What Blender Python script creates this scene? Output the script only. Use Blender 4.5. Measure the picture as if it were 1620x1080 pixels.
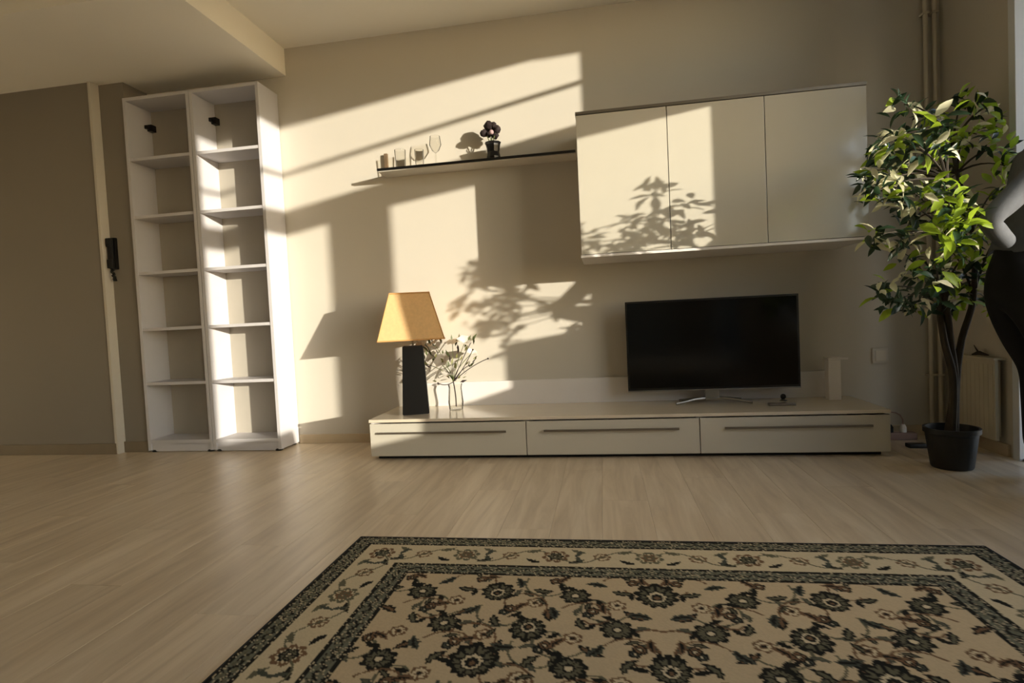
import bpy, bmesh, math, random
import numpy as np
from mathutils import Vector, Matrix
random.seed(7)
PI = math.pi
scn = bpy.context.scene
col = scn.collection
for o in list(bpy.data.objects): bpy.data.objects.remove(o)

# ------------------------------------------------------------------ camera
F_PX, YAW, PITCH, ROLL, CAM = 887.6, 0.1613, 0.0407, -0.0486, Vector((0.0, -3.6149, 0.8))
def cam_basis():
    cy, sy = math.cos(YAW), math.sin(YAW)
    f = Vector((-sy*math.cos(PITCH), cy*math.cos(PITCH), -math.sin(PITCH)))
    r = Vector((cy, sy, 0)); u = r.cross(f)
    c, s = math.cos(ROLL), math.sin(ROLL)
    return c*r + s*u, -s*r + c*u, f
CR, CU, CF = cam_basis()
cd = bpy.data.cameras.new('camera'); cam = bpy.data.objects.new('camera', cd); col.objects.link(cam)
cd.sensor_width = 36; cd.lens = F_PX/1620*36; cd.clip_start = 0.05
m = Matrix((CR, CU, -CF)).transposed().to_4x4(); m.translation = CAM
cam.matrix_world = m
scn.camera = cam
def at(px, py, axis, val):
    """the point of the plane axis = val that stands at this place of the photograph (used to measure the room)"""
    d = CF + CR*((px-810)/F_PX) - CU*((py-540)/F_PX)
    return CAM + d*((val-CAM[axis])/d[axis])

# ------------------------------------------------------------------ light
SUN_DIR = Vector((-1.0, 0.65, -0.145)).normalized()
w = bpy.data.worlds.new('sky'); scn.world = w; w.use_nodes = True
nt = w.node_tree; nt.nodes.clear()
out = nt.nodes.new('ShaderNodeOutputWorld'); bg = nt.nodes.new('ShaderNodeBackground')
sky = nt.nodes.new('ShaderNodeTexSky'); sky.sky_type = 'NISHITA'; sky.sun_disc = False
sky.sun_elevation = math.radians(24); sky.sun_rotation = math.atan2(-SUN_DIR.x, -SUN_DIR.y)
sky.altitude = 200
nt.links.new(sky.outputs[0], bg.inputs[0]); bg.inputs[1].default_value = 0.58
nt.links.new(bg.outputs[0], out.inputs[0])
sd = bpy.data.lights.new('sun', 'SUN'); sd.energy = 7.3; sd.angle = 0.011; sd.color = (1.0, 0.905, 0.775)
sun = bpy.data.objects.new('sun', sd); col.objects.link(sun)
sun.rotation_euler = SUN_DIR.to_track_quat('-Z', 'Y').to_euler(); sun.location = (8, -6, 4)
vs = scn.view_settings
vs.view_transform = 'Standard'; vs.look = 'None'; vs.gamma = 1; vs.exposure = 0.0
vs.use_curve_mapping = False
scn.display_settings.display_device = 'sRGB'

# ------------------------------------------------------------------ materials
def srgb(r, g, b):
    return tuple(((c/255)/12.92 if c/255 <= .04045 else ((c/255+.055)/1.055)**2.4) for c in (r, g, b)) + (1,)
def mat(name, rgb, rough=.6, metal=0, noise=.04, scale=8, bump=0, coat=0, spec=.5, trans=0, sub=None):
    m = bpy.data.materials.new(name); m.use_nodes = True; t = m.node_tree
    b = t.nodes['Principled BSDF']; c = srgb(*rgb)
    b.inputs['Roughness'].default_value = rough; b.inputs['Metallic'].default_value = metal
    b.inputs['Specular IOR Level'].default_value = spec
    b.inputs['Coat Weight'].default_value = coat; b.inputs['Coat Roughness'].default_value = .08
    tc = t.nodes.new('ShaderNodeTexCoord'); n = t.nodes.new('ShaderNodeTexNoise'); n.inputs['Scale'].default_value = scale
    n.inputs['Detail'].default_value = 5
    t.links.new(tc.outputs['Object'], n.inputs['Vector'])
    r = t.nodes.new('ShaderNodeValToRGB')
    r.color_ramp.elements[0].position = .3; r.color_ramp.elements[1].position = .7
    r.color_ramp.elements[0].color = tuple(x*(1-noise) for x in c[:3]) + (1,)
    r.color_ramp.elements[1].color = tuple(min(1, x*(1+noise)) for x in c[:3]) + (1,)
    t.links.new(n.outputs['Fac'], r.inputs[0]); t.links.new(r.outputs[0], b.inputs['Base Color'])
    if bump:
        bp = t.nodes.new('ShaderNodeBump'); bp.inputs['Strength'].default_value = bump; bp.inputs['Distance'].default_value = .002
        n2 = t.nodes.new('ShaderNodeTexNoise'); n2.inputs['Scale'].default_value = scale*20
        t.links.new(tc.outputs['Object'], n2.inputs['Vector'])
        t.links.new(n2.outputs['Fac'], bp.inputs['Height']); t.links.new(bp.outputs[0], b.inputs['Normal'])
    if trans:
        tr = t.nodes.new('ShaderNodeBsdfTranslucent'); mx = t.nodes.new('ShaderNodeMixShader'); mx.inputs[0].default_value = trans
        o = t.nodes['Material Output']; t.links.new(r.outputs[0], tr.inputs[0])
        t.links.new(b.outputs[0], mx.inputs[1]); t.links.new(tr.outputs[0], mx.inputs[2]); t.links.new(mx.outputs[0], o.inputs[0])
    return m
def glass_mat(name, tint, refl=.08, rough=.02):
    m = bpy.data.materials.new(name); m.use_nodes = True; t = m.node_tree; t.nodes.clear()
    o = t.nodes.new('ShaderNodeOutputMaterial'); tr = t.nodes.new('ShaderNodeBsdfTransparent'); g = t.nodes.new('ShaderNodeBsdfGlossy')
    tr.inputs[0].default_value = tint; g.inputs['Roughness'].default_value = rough
    lw = t.nodes.new('ShaderNodeLayerWeight'); lw.inputs[0].default_value = refl
    mx = t.nodes.new('ShaderNodeMixShader'); t.links.new(lw.outputs['Fresnel'], mx.inputs[0])
    t.links.new(tr.outputs[0], mx.inputs[1]); t.links.new(g.outputs[0], mx.inputs[2]); t.links.new(mx.outputs[0], o.inputs[0])
    return m
M = {}
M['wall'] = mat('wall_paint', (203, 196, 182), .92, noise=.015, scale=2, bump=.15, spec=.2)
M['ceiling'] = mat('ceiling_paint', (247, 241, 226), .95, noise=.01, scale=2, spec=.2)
M['wall_dim'] = mat('left_wall_paint_shaded', (140, 132, 120), .92, noise=.02, scale=2, spec=.2)  # darker than the other walls; shade on the left is in the colour
M['baseboard'] = mat('baseboard_laminate', (200, 182, 152), .6, noise=.05, scale=10)
M['baseboard_dim'] = mat('baseboard_laminate_shaded', (128, 114, 92), .6, noise=.05, scale=10)  # baseboard laminate darkened, the left side's shade is part of the colour
M['strip_brown'] = mat('matte_brown', (112, 92, 70), .7, noise=.1, scale=30)
M['white'] = mat('white_melamine', (232, 226, 220), .42, noise=.01)
M['shelfwhite'] = mat('bookcase_melamine', (202, 199, 200), .5, noise=.015)
M['backboard'] = mat('bookcase_back_board', (172, 165, 152), .6, noise=.02)
M['gloss'] = mat('gloss_lacquer', (200, 194, 178), .16, noise=.008, coat=.6)
M['benchtop'] = mat('bench_top_lacquer', (218, 206, 184), .22, noise=.01, coat=.3)
M['darkedge'] = mat('dark_shadow_gap', (58, 50, 40), .5)
M['black'] = mat('black_plastic', (12, 12, 13), .35)
M['matteblack'] = mat('matte_black_plastic', (16, 17, 17), .7)
M['blackwood'] = mat('black_lacquered_wood', (12, 10, 11), .4, coat=.15)
M['screen'] = mat('dark_screen_glass', (3, 4, 4), .12, noise=0, spec=.35)
M['bezel'] = mat('black_bezel', (8, 9, 10), .28)
M['silver'] = mat('brushed_silver', (150, 148, 142), .3, metal=.9)
M['steel'] = mat('handle_steel', (128, 120, 108), .35, metal=.7)
M['shade'] = mat('lamp_shade_fabric', (240, 206, 150), .85, noise=.05, scale=60, bump=.3, trans=.35)
M['shade_trim'] = mat('lamp_shade_trim', (206, 156, 96), .8)
M['whiteframe'] = mat('window_frame_white', (225, 228, 230), .4, noise=.01)
M['concrete'] = mat('balcony_concrete', (168, 158, 142), .9, noise=.12, scale=3)
M['tile'] = mat('terrace_tile', (226, 216, 196), .8, noise=.05, scale=3)
M['ground'] = mat('outside_ground', (176, 168, 150), .95, noise=.2, scale=.2)
M['glass'] = glass_mat('window_glass', (.97, .98, .97, 1))
M['tumbler'] = glass_mat('tumbler_glass', (.97, .965, .95, 1), .10)
M['vase'] = glass_mat('vase_glass', (.96, .96, .94, 1), .12)
M['petal'] = mat('white_petal', (232, 226, 214), .6, noise=.05, scale=40, trans=.25)
M['bloom'] = mat('pinkish_petal', (190, 160, 160), .6, noise=.1, scale=40, trans=.2)
M['stem'] = mat('green_stem', (84, 92, 52), .6, noise=.2, scale=30)
M['twig'] = mat('dark_twig', (50, 36, 34), .7, noise=.2, scale=30)
M['bud'] = mat('olive_bud', (120, 118, 66), .6, noise=.2, scale=30)
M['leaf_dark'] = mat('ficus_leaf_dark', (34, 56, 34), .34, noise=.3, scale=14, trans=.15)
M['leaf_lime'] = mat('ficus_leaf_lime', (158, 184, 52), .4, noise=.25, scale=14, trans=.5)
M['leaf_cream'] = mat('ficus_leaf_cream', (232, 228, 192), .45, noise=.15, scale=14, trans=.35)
M['trunk'] = mat('ficus_trunk', (54, 46, 34), .85, noise=.3, scale=20, bump=.5)
M['soil'] = mat('potting_soil', (30, 24, 18), 1, noise=.4, scale=60, bump=.8)
M['pot'] = mat('black_pot', (14, 15, 14), .5, bump=.2)
M['radiator'] = mat('radiator_enamel', (206, 196, 170), .4)
M['pipe'] = mat('pipe_enamel', (206, 196, 176), .4)
M['bloomdark'] = mat('dark_blossom', (38, 24, 24), .8, noise=.4, scale=60)
M['potdark'] = mat('dark_glazed_pot', (22, 21, 22), .25)
M['shirt'] = mat('grey_knit_shirt', (98, 100, 104), .95, noise=.08, scale=30, bump=.5)
M['trousers'] = mat('black_trousers', (11, 11, 13), .9, noise=.2, scale=30)
M['skin'] = mat('skin', (196, 150, 124), .55, noise=.04)
M['hair'] = mat('dark_hair', (38, 28, 22), .6, noise=.3, scale=50)
M['shoe'] = mat('dark_shoe', (24, 24, 26), .5)
M['eye'] = mat('eye_dark', (30, 24, 20), .2)
M['pinkish'] = mat('cable_pinkish_grey', (150, 122, 112), .6)

def floor_mat():
    m = bpy.data.materials.new('laminate_plank'); m.use_nodes = True; t = m.node_tree; N = t.nodes; L = t.links
    b = N['Principled BSDF']
    tc = N.new('ShaderNodeTexCoord'); oi = N.new('ShaderNodeObjectInfo')
    mp = N.new('ShaderNodeMapping'); mp.inputs['Scale'].default_value = (16, 1.5, 1)
    ad = N.new('ShaderNodeVectorMath'); ad.operation = 'ADD'
    sc = N.new('ShaderNodeVectorMath'); sc.operation = 'SCALE'; sc.inputs[3].default_value = 90
    cb = N.new('ShaderNodeCombineXYZ')
    for i in range(3): L.new(oi.outputs['Random'], cb.inputs[i])
    L.new(cb.outputs[0], sc.inputs[0]); L.new(tc.outputs['Object'], mp.inputs[0])
    L.new(mp.outputs[0], ad.inputs[0]); L.new(sc.outputs[0], ad.inputs[1])
    n = N.new('ShaderNodeTexNoise'); n.inputs['Scale'].default_value = 1.1; n.inputs['Detail'].default_value = 7; n.inputs['Roughness'].default_value = .6
    n.inputs['Distortion'].default_value = .6
    L.new(ad.outputs[0], n.inputs['Vector'])
    r = N.new('ShaderNodeValToRGB'); e = r.color_ramp.elements
    e[0].position = .28; e[0].color = srgb(192, 172, 145); e[1].position = .72; e[1].color = srgb(230, 214, 188)
    mid = r.color_ramp.elements.new(.5); mid.color = srgb(214, 196, 168)
    L.new(n.outputs['Fac'], r.inputs[0])
    hsv = N.new('ShaderNodeHueSaturation'); mr = N.new('ShaderNodeMapRange')
    mr.inputs[3].default_value = .92; mr.inputs[4].default_value = 1.04
    L.new(oi.outputs['Random'], mr.inputs[0]); L.new(mr.outputs[0], hsv.inputs['Value']); L.new(r.outputs[0], hsv.inputs['Color'])
    L.new(hsv.outputs[0], b.inputs['Base Color'])
    b.inputs['Roughness'].default_value = .38; b.inputs['Specular IOR Level'].default_value = .7
    rr = N.new('ShaderNodeMapRange'); rr.inputs[3].default_value = .30; rr.inputs[4].default_value = .42
    L.new(n.outputs['Fac'], rr.inputs[0]); L.new(rr.outputs[0], b.inputs['Roughness'])
    bp = N.new('ShaderNodeBump'); bp.inputs['Strength'].default_value = .12; bp.inputs['Distance'].default_value = .001
    L.new(n.outputs['Fac'], bp.inputs['Height']); L.new(bp.outputs[0], b.inputs['Normal'])
    return m
M['plank'] = floor_mat()

# ------------------------------------------------------------------ helpers
def bx(bm, x0, y0, z0, x1, y1, z1, bevel=0):
    x0, x1 = sorted((x0, x1)); y0, y1 = sorted((y0, y1)); z0, z1 = sorted((z0, z1))
    r = bmesh.ops.create_cube(bm, size=1)
    for v in r['verts']:
        v.co = Vector(((x0+x1)/2+v.co.x*(x1-x0), (y0+y1)/2+v.co.y*(y1-y0), (z0+z1)/2+v.co.z*(z1-z0)))
    if bevel:
        es = list({e for v in r['verts'] for e in v.link_edges})
        bmesh.ops.bevel(bm, geom=es, offset=bevel, segments=2, affect='EDGES', profile=.7)
def tube(bm, pts, rad, seg=10, cap=True):
    pts = [Vector(p) for p in pts]
    if not hasattr(rad, '__len__'): rad = [rad]*len(pts)
    rings = []; ref = None
    for i, p in enumerate(pts):
        d = (pts[min(i+1, len(pts)-1)] - pts[max(i-1, 0)]).normalized()
        if ref is None: ref = Vector((0, 0, 1)) if abs(d.z) < .9 else Vector((1, 0, 0))
        a = d.cross(ref).normalized(); b = d.cross(a).normalized(); ref = -b if False else ref
        rings.append([bm.verts.new(p + a*math.cos(k*2*PI/seg)*rad[i] + b*math.sin(k*2*PI/seg)*rad[i]) for k in range(seg)])
    for i in range(len(rings)-1):
        for k in range(seg):
            bm.faces.new((rings[i][k], rings[i][(k+1) % seg], rings[i+1][(k+1) % seg], rings[i+1][k]))
    if cap: bm.faces.new(rings[0][::-1]); bm.faces.new(rings[-1])
def lathe(bm, prof, cx=0, cy=0, seg=28, cap0=False, cap1=False):
    rings = [[bm.verts.new((cx+r*math.cos(k*2*PI/seg), cy+r*math.sin(k*2*PI/seg), z)) for k in range(seg)] for r, z in prof]
    for i in range(len(rings)-1):
        for k in range(seg):
            bm.faces.new((rings[i][k], rings[i][(k+1) % seg], rings[i+1][(k+1) % seg], rings[i+1][k]))
    if cap0: bm.faces.new(rings[0][::-1])
    if cap1: bm.faces.new(rings[-1])
def prism_yz(bm, poly, x0, x1):
    a = [bm.verts.new((x0, y, z)) for y, z in poly]; b = [bm.verts.new((x1, y, z)) for y, z in poly]
    n = len(poly); bm.faces.new(a); bm.faces.new(b[::-1])
    for i in range(n): bm.faces.new((a[i], b[i], b[(i+1) % n], a[(i+1) % n]))
def ball(bm, c, r, sx=1, sy=1, sz=1, seg=12):
    q = bmesh.ops.create_uvsphere(bm, u_segments=seg, v_segments=max(6, seg*2//3), radius=r)
    for v in q['verts']: v.co = Vector((c[0]+v.co.x*sx, c[1]+v.co.y*sy, c[2]+v.co.z*sz))
def obj(name, bm, material, parent=None, smooth=False, loc=None):
    bmesh.ops.recalc_face_normals(bm, faces=bm.faces)
    me = bpy.data.meshes.new(name); bm.to_mesh(me); bm.free()
    if material is not None:
        for mm in (material if isinstance(material, list) else [material]): me.materials.append(mm)
    if smooth:
        for p in me.polygons: p.use_smooth = True
        try: me.set_sharp_from_angle(angle=math.radians(38))
        except Exception: pass
    o = bpy.data.objects.new(name, me); col.objects.link(o)
    if parent:
        o.parent = parent; o.matrix_parent_inverse = Matrix.Translation(parent.location).inverted() if parent.type == 'EMPTY' and loc is None else Matrix()
    if loc is not None: o.location = loc
    return o
def box(name, dims, material, parent=None, bevel=0):
    bm = bmesh.new(); bx(bm, *dims, bevel=bevel); return obj(name, bm, material, parent)
def thing(name, label, cat, loc=(0, 0, 0), group=None):
    o = bpy.data.objects.new(name, None); col.objects.link(o); o.location = loc; o.empty_display_size = .1
    o['label'] = label; o['category'] = cat
    if group: o['group'] = group
    return o
def tag(o, label, cat, group=None):
    o['label'] = label; o['category'] = cat
    if group: o['group'] = group
    return o
def struct(o, label, cat='wall'):
    o['kind'] = 'structure'; o['label'] = label; o['category'] = cat; return o
def sub(o, parent):           # make o a sub-part without moving it
    o.parent = parent; o.matrix_parent_inverse = Matrix(); return o

XR, ZC, XB = 1.957, 2.707, 2.2       # right wall inner face, ceiling, right wall outer face
XL, YR = -5.6, -8.0                  # far left wall, wall behind the camera

# ------------------------------------------------------------------ room shell
# floor: subfloor with individual planks
fl = struct(box('floor', (XL-.1, YR-.1, -.12, XR+.25, .1, -.012), M['concrete']), 'light oak laminate floor of long planks running towards the television wall', 'floor')
PWD, PLN = .192, 1.29
plank_mesh = {}
def plank(ln, wd):
    key = (round(ln, 2), round(wd, 3))
    if key not in plank_mesh:
        bm = bmesh.new(); g = .0003
        bx(bm, g, g, -.012, wd-g, ln-g, 0)
        for v in bm.verts: pass
        top = [e for e in bm.edges if all(v.co.z > -.001 for v in e.verts)]
        bmesh.ops.bevel(bm, geom=top, offset=.0005, segments=1, affect='EDGES')
        me = bpy.data.meshes.new('plank'); bm.to_mesh(me); bm.free(); me.materials.append(M['plank']); plank_mesh[key] = me
    return plank_mesh[key]
x = XL; k = 0
while x < XR+.0-.001:
    wd = min(PWD, XR - x)
    y = YR - (k*0.37 % 1)*PLN
    while y < 0:
        a, b = max(y, YR), min(y+PLN, 0)
        if b-a > .03:
            o = bpy.data.objects.new('plank', plank(b-a, wd)); col.objects.link(o); o.location = (x, a, 0); o.parent = fl
        y += PLN
    x += PWD; k += 1

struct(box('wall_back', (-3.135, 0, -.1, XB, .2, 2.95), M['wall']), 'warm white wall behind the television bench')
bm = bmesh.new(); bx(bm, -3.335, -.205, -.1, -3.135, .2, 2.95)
struct(obj('wall_niche', bm, M['wall_dim']), 'narrow dim strip of wall left of the bookcases')
struct(box('wall_left', (XL, -.262, -.1, -3.335, .2, 2.95), M['wall_dim']), 'plain wall at the left, its shade put into the paint, one step proud of the niche')
struct(box('wall_side', (XL-.2, YR, -.1, XL, .2, 2.95), M['wall']), 'far left side wall of the room')
struct(box('wall_rear', (XL-.2, YR-.2, -.1, XB, YR, 2.95), M['wall']), 'wall behind the camera')
# right wall with a balcony door opening and a wide window
D0, D1, W0, W1 = -.56, -1.25, -1.32, -3.32
bm = bmesh.new()
bx(bm, XR, D0, -.1, XB, .2, 2.95)
bx(bm, XR, D1, 2.35, XB, D0, 2.95)
bx(bm, XR, W0, -.1, XB, D1, 2.95)
bx(bm, XR, W1, -.1, XB, W0, .53)
bx(bm, XR, W1, 2.80, XB, W0, 2.95)
bx(bm, XR, -5.25, -.1, XB, W1, 2.95); bx(bm, XR, YR, -.1, XB, -7.0, 2.95); bx(bm, XR, -7.0, 2.35, XB, -5.25, 2.95)
struct(obj('wall_right', bm, M['wall']), 'right hand wall beside the plant with door and window openings')
# ceiling with an added recess along the window to let high sun in (out of view)
bm = bmesh.new()
bx(bm, XL, -1.2, ZC, XB, .1, 2.95); bx(bm, XL, YR, ZC, 1.3, -1.2, 2.95)
bx(bm, 1.3, YR, ZC, XB, -3.7, 2.95); bx(bm, 1.3, -3.7, 2.84, XB, -1.2, 2.95)
struct(obj('ceiling', bm, M['ceiling']), 'smooth cream ceiling over the room', 'ceiling')
bm = bmesh.new(); bx(bm, XL, -1.05, 2.523, -2.06, .05, ZC+.02)
struct(obj('trim_1', bm, M['ceiling']), 'lowered ceiling soffit above the bookcases', 'soffit')

# baseboards
struct(box('baseboard_back', (-2.12, -.014, 0, XR, 0, .062), M['baseboard'], bevel=.003), 'pale wooden baseboard under the television wall', 'baseboard')
struct(box('baseboard_left', (XL, -.276, 0, -3.335, -.262, .075), M['baseboard_dim'], bevel=.003), 'baseboard along the plain left wall', 'baseboard')
struct(box('baseboard_niche', (-3.335, -.219, 0, -3.135, -.205, .075), M['baseboard_dim'], bevel=.003), 'short baseboard in the strip beside the bookcases', 'baseboard')
struct(box('baseboard_right', (XR-.014, D0+.03, 0, XR, 0, .062), M['baseboard'], bevel=.003), 'baseboard below the radiator', 'baseboard')
struct(box('lit_step_face', (-3.345, -.272, 0, -3.325, -.200, 2.523), M['wall'], bevel=.002), 'slim end face of the wall step by the niche, light put into its paler colour', 'trim')  # paler strip over the wall step, light on its end face painted in

# balcony door opening: frame
d = struct(bpy.data.objects.new('door_1', None), 'white frame of the open balcony doorway', 'door'); col.objects.link(d)
box('jamb', (XR-.012, D0-.045, -.01, XB-.02, D0, 2.35), M['whiteframe'], d, .003)
box('jamb', (XR-.012, D1, -.01, XB-.02, D1+.045, 2.35), M['whiteframe'], d, .003)
box('head', (XR-.012, D1+.045, 2.30, XB-.02, D0-.045, 2.35), M['whiteframe'], d, .003)
box('threshold', (XR, D1+.045, -.011, XB-.02, D0-.045, .012), M['silver'], d, .003)

# window: two tall lower lights, a broad mullion, a transom and a continuous upper light
wn = struct(bpy.data.objects.new('window_1', None), 'wide white window right of the camera', 'window'); col.objects.link(wn)
XF0, XF1 = 1.945, 2.005
box('mullion', (XF0, -2.452, .50, XF1, -2.19, 2.08), M['whiteframe'], wn, .003)
bm = bmesh.new(); prism_yz(bm, [(W0, 2.078), (-2.2, 2.078), (-2.66, 2.045), (W1, 2.03), (W1, 2.165), (-2.66, 2.205), (W0, 2.30)], XF0, XF1)
obj('transom', bm, M['whiteframe'], wn)
bm = bmesh.new(); prism_yz(bm, [(W0, .50), (W0, .75), (-1.6, .735), (-1.82, .68), (-2.28, .60), (-2.72, .556), (-2.76, .70), (W1, .70), (W1, .50)], XF0-.02, XF1)  # sill top made uneven to shape the sun patches indoors
obj('sun_shaping_sill', bm, M['whiteframe'], wn)
bm = bmesh.new(); tube(bm, [(1.97, W1, 2.405), (1.97, W0, 2.555)], .016); obj('glazing_bar', bm, M['whiteframe'], wn)
box('sun_block_panel', (XF0+.01, -1.69, .70, XF1-.01, W0, 1.01), M['whiteframe'], wn, .003)  # added opaque panel, out of view, shades a low patch of back wall
for a, b, z0, z1 in ((W0, -2.19, .6, 2.08), (-2.452, W1, .6, 2.05), (W0, W1, 2.2, 2.80)):
    box('pane', (2.02, a, z0, 2.026, b, z1), M['glass'], wn)

w2 = struct(bpy.data.objects.new('added_fill_window', None), 'unseen glazed opening added behind the camera to brighten ceiling and floor', 'window'); col.objects.link(w2)  # out of view, added so bounced sun lifts ceiling and floor
for q in (-7.0, -6.155, -5.31): box('stile', (XR+.06, q, 0, XR+.12, q+.06, 2.35), M['whiteframe'], w2)
for q in (0, 2.28): box('rail', (XR+.06, -6.94, q, XR+.12, -5.31, q+.07), M['whiteframe'], w2)
for q in (-6.94, -6.095): box('pane', (XR+.085, q, .07, XR+.091, q+.785, 2.28), M['glass'], w2)
# outside: balcony slabs, added pier with haunch to block sun, low parapet, ground
bm = bmesh.new(); bx(bm, XB, -12, -.25, 5.2, 2.5, -.02); struct(obj('balcony_floor', bm, M['tile']), 'pale tiled terrace floor outside the doorway', 'balcony')
bm = bmesh.new(); prism_yz(bm, [(-.80, -.02), (-1.722, -.02), (-1.722, 2.835), (-2.04, 2.88), (-2.04, 3.02), (-.80, 3.02)], 2.6, 2.85)
struct(obj('sun_block_pier', bm, M['concrete']), 'unseen concrete pier added outside the doorway to block the sun', 'pier')
struct(box('ground', (-60, -60, -6.2, 90, 60, -6), M['ground']), 'ground outside the building', 'ground')

# ------------------------------------------------------------------ bookcases
def bookcase(x0, x1, label):
    t = thing('bookcase', label, 'bookcase', ((x0+x1)/2, -.12, 0), 'pair of tall open bookcases')
    T, yf, yb, zt = .022, -.228, -.004, 2.407
    box('side_panel', (x0, yf, .012, x0+T, yb, zt), M['shelfwhite'], t, .001)
    box('side_panel', (x1-T, yf, .012, x1, yb, zt), M['shelfwhite'], t, .001)
    box('top_panel', (x0+T, yf, zt-T, x1-T, yb, zt), M['shelfwhite'], t, .001)
    box('back_panel', (x0+T, yb-.006, .06, x1-T, yb, zt-T), M['backboard'], t)
    box('bottom_panel', (x0+T, yf, .062, x1-T, yb-.006, .062+T), M['shelfwhite'], t, .001)
    box('plinth', (x0+T, yf+.012, .004, x1-T, yf+.026, .062), M['shelfwhite'], t)
    for z in (2.005, 1.618, 1.238, .855, .482):
        box('shelf', (x0+T, yf+.004, z-.02, x1-T, yb-.006, z), M['shelfwhite'], t, .001)
    for fx in (x0+.035, x1-.035):
        for fy in (yf+.03, yb-.03):
            bm = bmesh.new(); lathe(bm, [(.024, 0), (.026, .004), (.02, .014)], fx, fy, 14, True, True); obj('foot', bm, M['black'], t)
    # black wall bracket in the back corner of the top compartment
    bm = bmesh.new(); bx(bm, x0+T, yb-.05, 2.24, x0+T+.035, yb-.006, 2.285, .003); bx(bm, x0+T, yb-.075, 2.25, x0+T+.02, yb-.04, 2.275, .003)
    obj('wall_bracket', bm, M['black'], t)
    return t
bookcase(-3.128, -2.632, 'tall white open bookcase at the far left, in shadow beside the niche')
bookcase(-2.628, -2.130, 'tall white open bookcase on the right of the pair, striped by sunlight')

# intercom handset on the niche strip
p = at(180, 405, 1, -.225)
t = thing('intercom_handset', 'black intercom handset on the narrow wall strip left of the bookcases', 'intercom', (-3.272, -.207, 1.25))
bm = bmesh.new(); bx(bm, -3.318, -.232, 1.27, -3.268, -.205, 1.485, .006); obj('wall_plate', bm, M['black'], t)
bm = bmesh.new(); bx(bm, -3.312, -.250, 1.275, -3.274, -.232, 1.48, .008)
bx(bm, -3.313, -.258, 1.42, -3.273, -.246, 1.48, .006); bx(bm, -3.313, -.258, 1.275, -3.273, -.246, 1.335, .006)
obj('handset', bm, M['matteblack'], t)
bm = bmesh.new(); pts = []
for i in range(60):
    a = i*.9; pts.append((-3.300+.012*math.cos(a)+.022*math.sin(i/59*PI), -.232-.004+.006*math.sin(a), 1.275-.085*math.sin(i/59*PI)))
tube(bm, pts, .004, 6); obj('cord', bm, M['black'], t, True)

# ------------------------------------------------------------------ television bench
BX0, BX1, BD, BT = -1.39, 1.437, -.496, .2425
t = thing('television_bench', 'long low white television bench with three drawers against the wall', 'tv bench', (0, -.25, 0))
box('top_panel', (BX0, BD, BT-.018, BX1, -.001, BT), M['benchtop'], t, .002)
bm = bmesh.new()
bx(bm, BX0+.004, BD+.024, .022, BX0+.022, -.003, BT-.018); bx(bm, BX1-.022, BD+.024, .022, BX1-.004, -.003, BT-.018)
for dx in (-.452, .494): bx(bm, dx-.016, BD+.024, .022, dx+.016, -.003, BT-.018)
bx(bm, BX0+.022, -.02, .022, BX1-.022, -.003, BT-.018); bx(bm, BX0+.022, BD+.024, .022, BX1-.022, -.02, .04)
obj('carcass', bm, M['white'], t)
box('plinth', (BX0+.03, BD+.05, 0, BX1-.03, -.03, .022), M['matteblack'], t)
for a, b, h0, h1 in ((BX0+.003, -.4545, -1.325, -.565), (-.4495, .4915, -.35, .385), (.4965, BX1-.003, .62, 1.345)):
    dr = box('drawer', (a, BD+.004, .024, b, BD+.024, BT-.0265), M['gloss'], t, .0015)
    bm = bmesh.new()
    bx(bm, h0, BD-.018, .157, h1, BD-.010, .169, .002)
    bx(bm, h0+.01, BD-.012, .160, h0+.02, BD+.006, .166); bx(bm, h1-.02, BD-.012, .160, h1-.01, BD+.006, .166)
    h = obj('handle', bm, M['steel'], dr); h.matrix_parent_inverse = Matrix(); 
    dr_mw = Matrix.Translation(Vector(dr.parent.location)*0)
box('back_rail', (-1.25, -.026, BT, 1.37, -.001, .398), M['white'], t, .002)

# television
t = thing('television', 'black flat screen television standing on the white bench', 'television', (.625, -.17, BT))
bm = bmesh.new(); bx(bm, .137, -.172, .325, 1.114, -.150, .865, .004); obj('bezel', bm, M['bezel'], t)
bm = bmesh.new(); bx(bm, .149, -.1735, .342, 1.102, -.1722, .853); obj('screen', bm, M['screen'], t)
bm = bmesh.new(); bx(bm, .137, -.1745, .322, 1.114, -.160, .329, .001); obj('trim_strip', bm, M['silver'], t)
bm = bmesh.new(); bx(bm, .30, -.150, .38, .95, -.110, .72, .012); obj('rear_housing', bm, M['matteblack'], t)
bm = bmesh.new(); bx(bm, .585, -.16, .262, .665, -.13, .345, .003); obj('neck', bm, M['silver'], t)
bm = bmesh.new()
for s in (-1, 1):
    tube(bm, [(.625+s*.03, -.15, .272), (.625+s*.10, -.17, .268), (.625+s*.16, -.19, .258), (.625+s*.215, -.205, .250)], [.010, .009, .008, .007], 8)
    tube(bm, [(.625+s*.03, -.15, .270), (.625+s*.10, -.11, .262), (.625+s*.18, -.07, .250)], [.009, .008, .007], 8)
    
bx(bm, .585, -.17, .262, .665, -.13, .278, .004)
obj('stand', bm, M['silver'], t, True)

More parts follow.
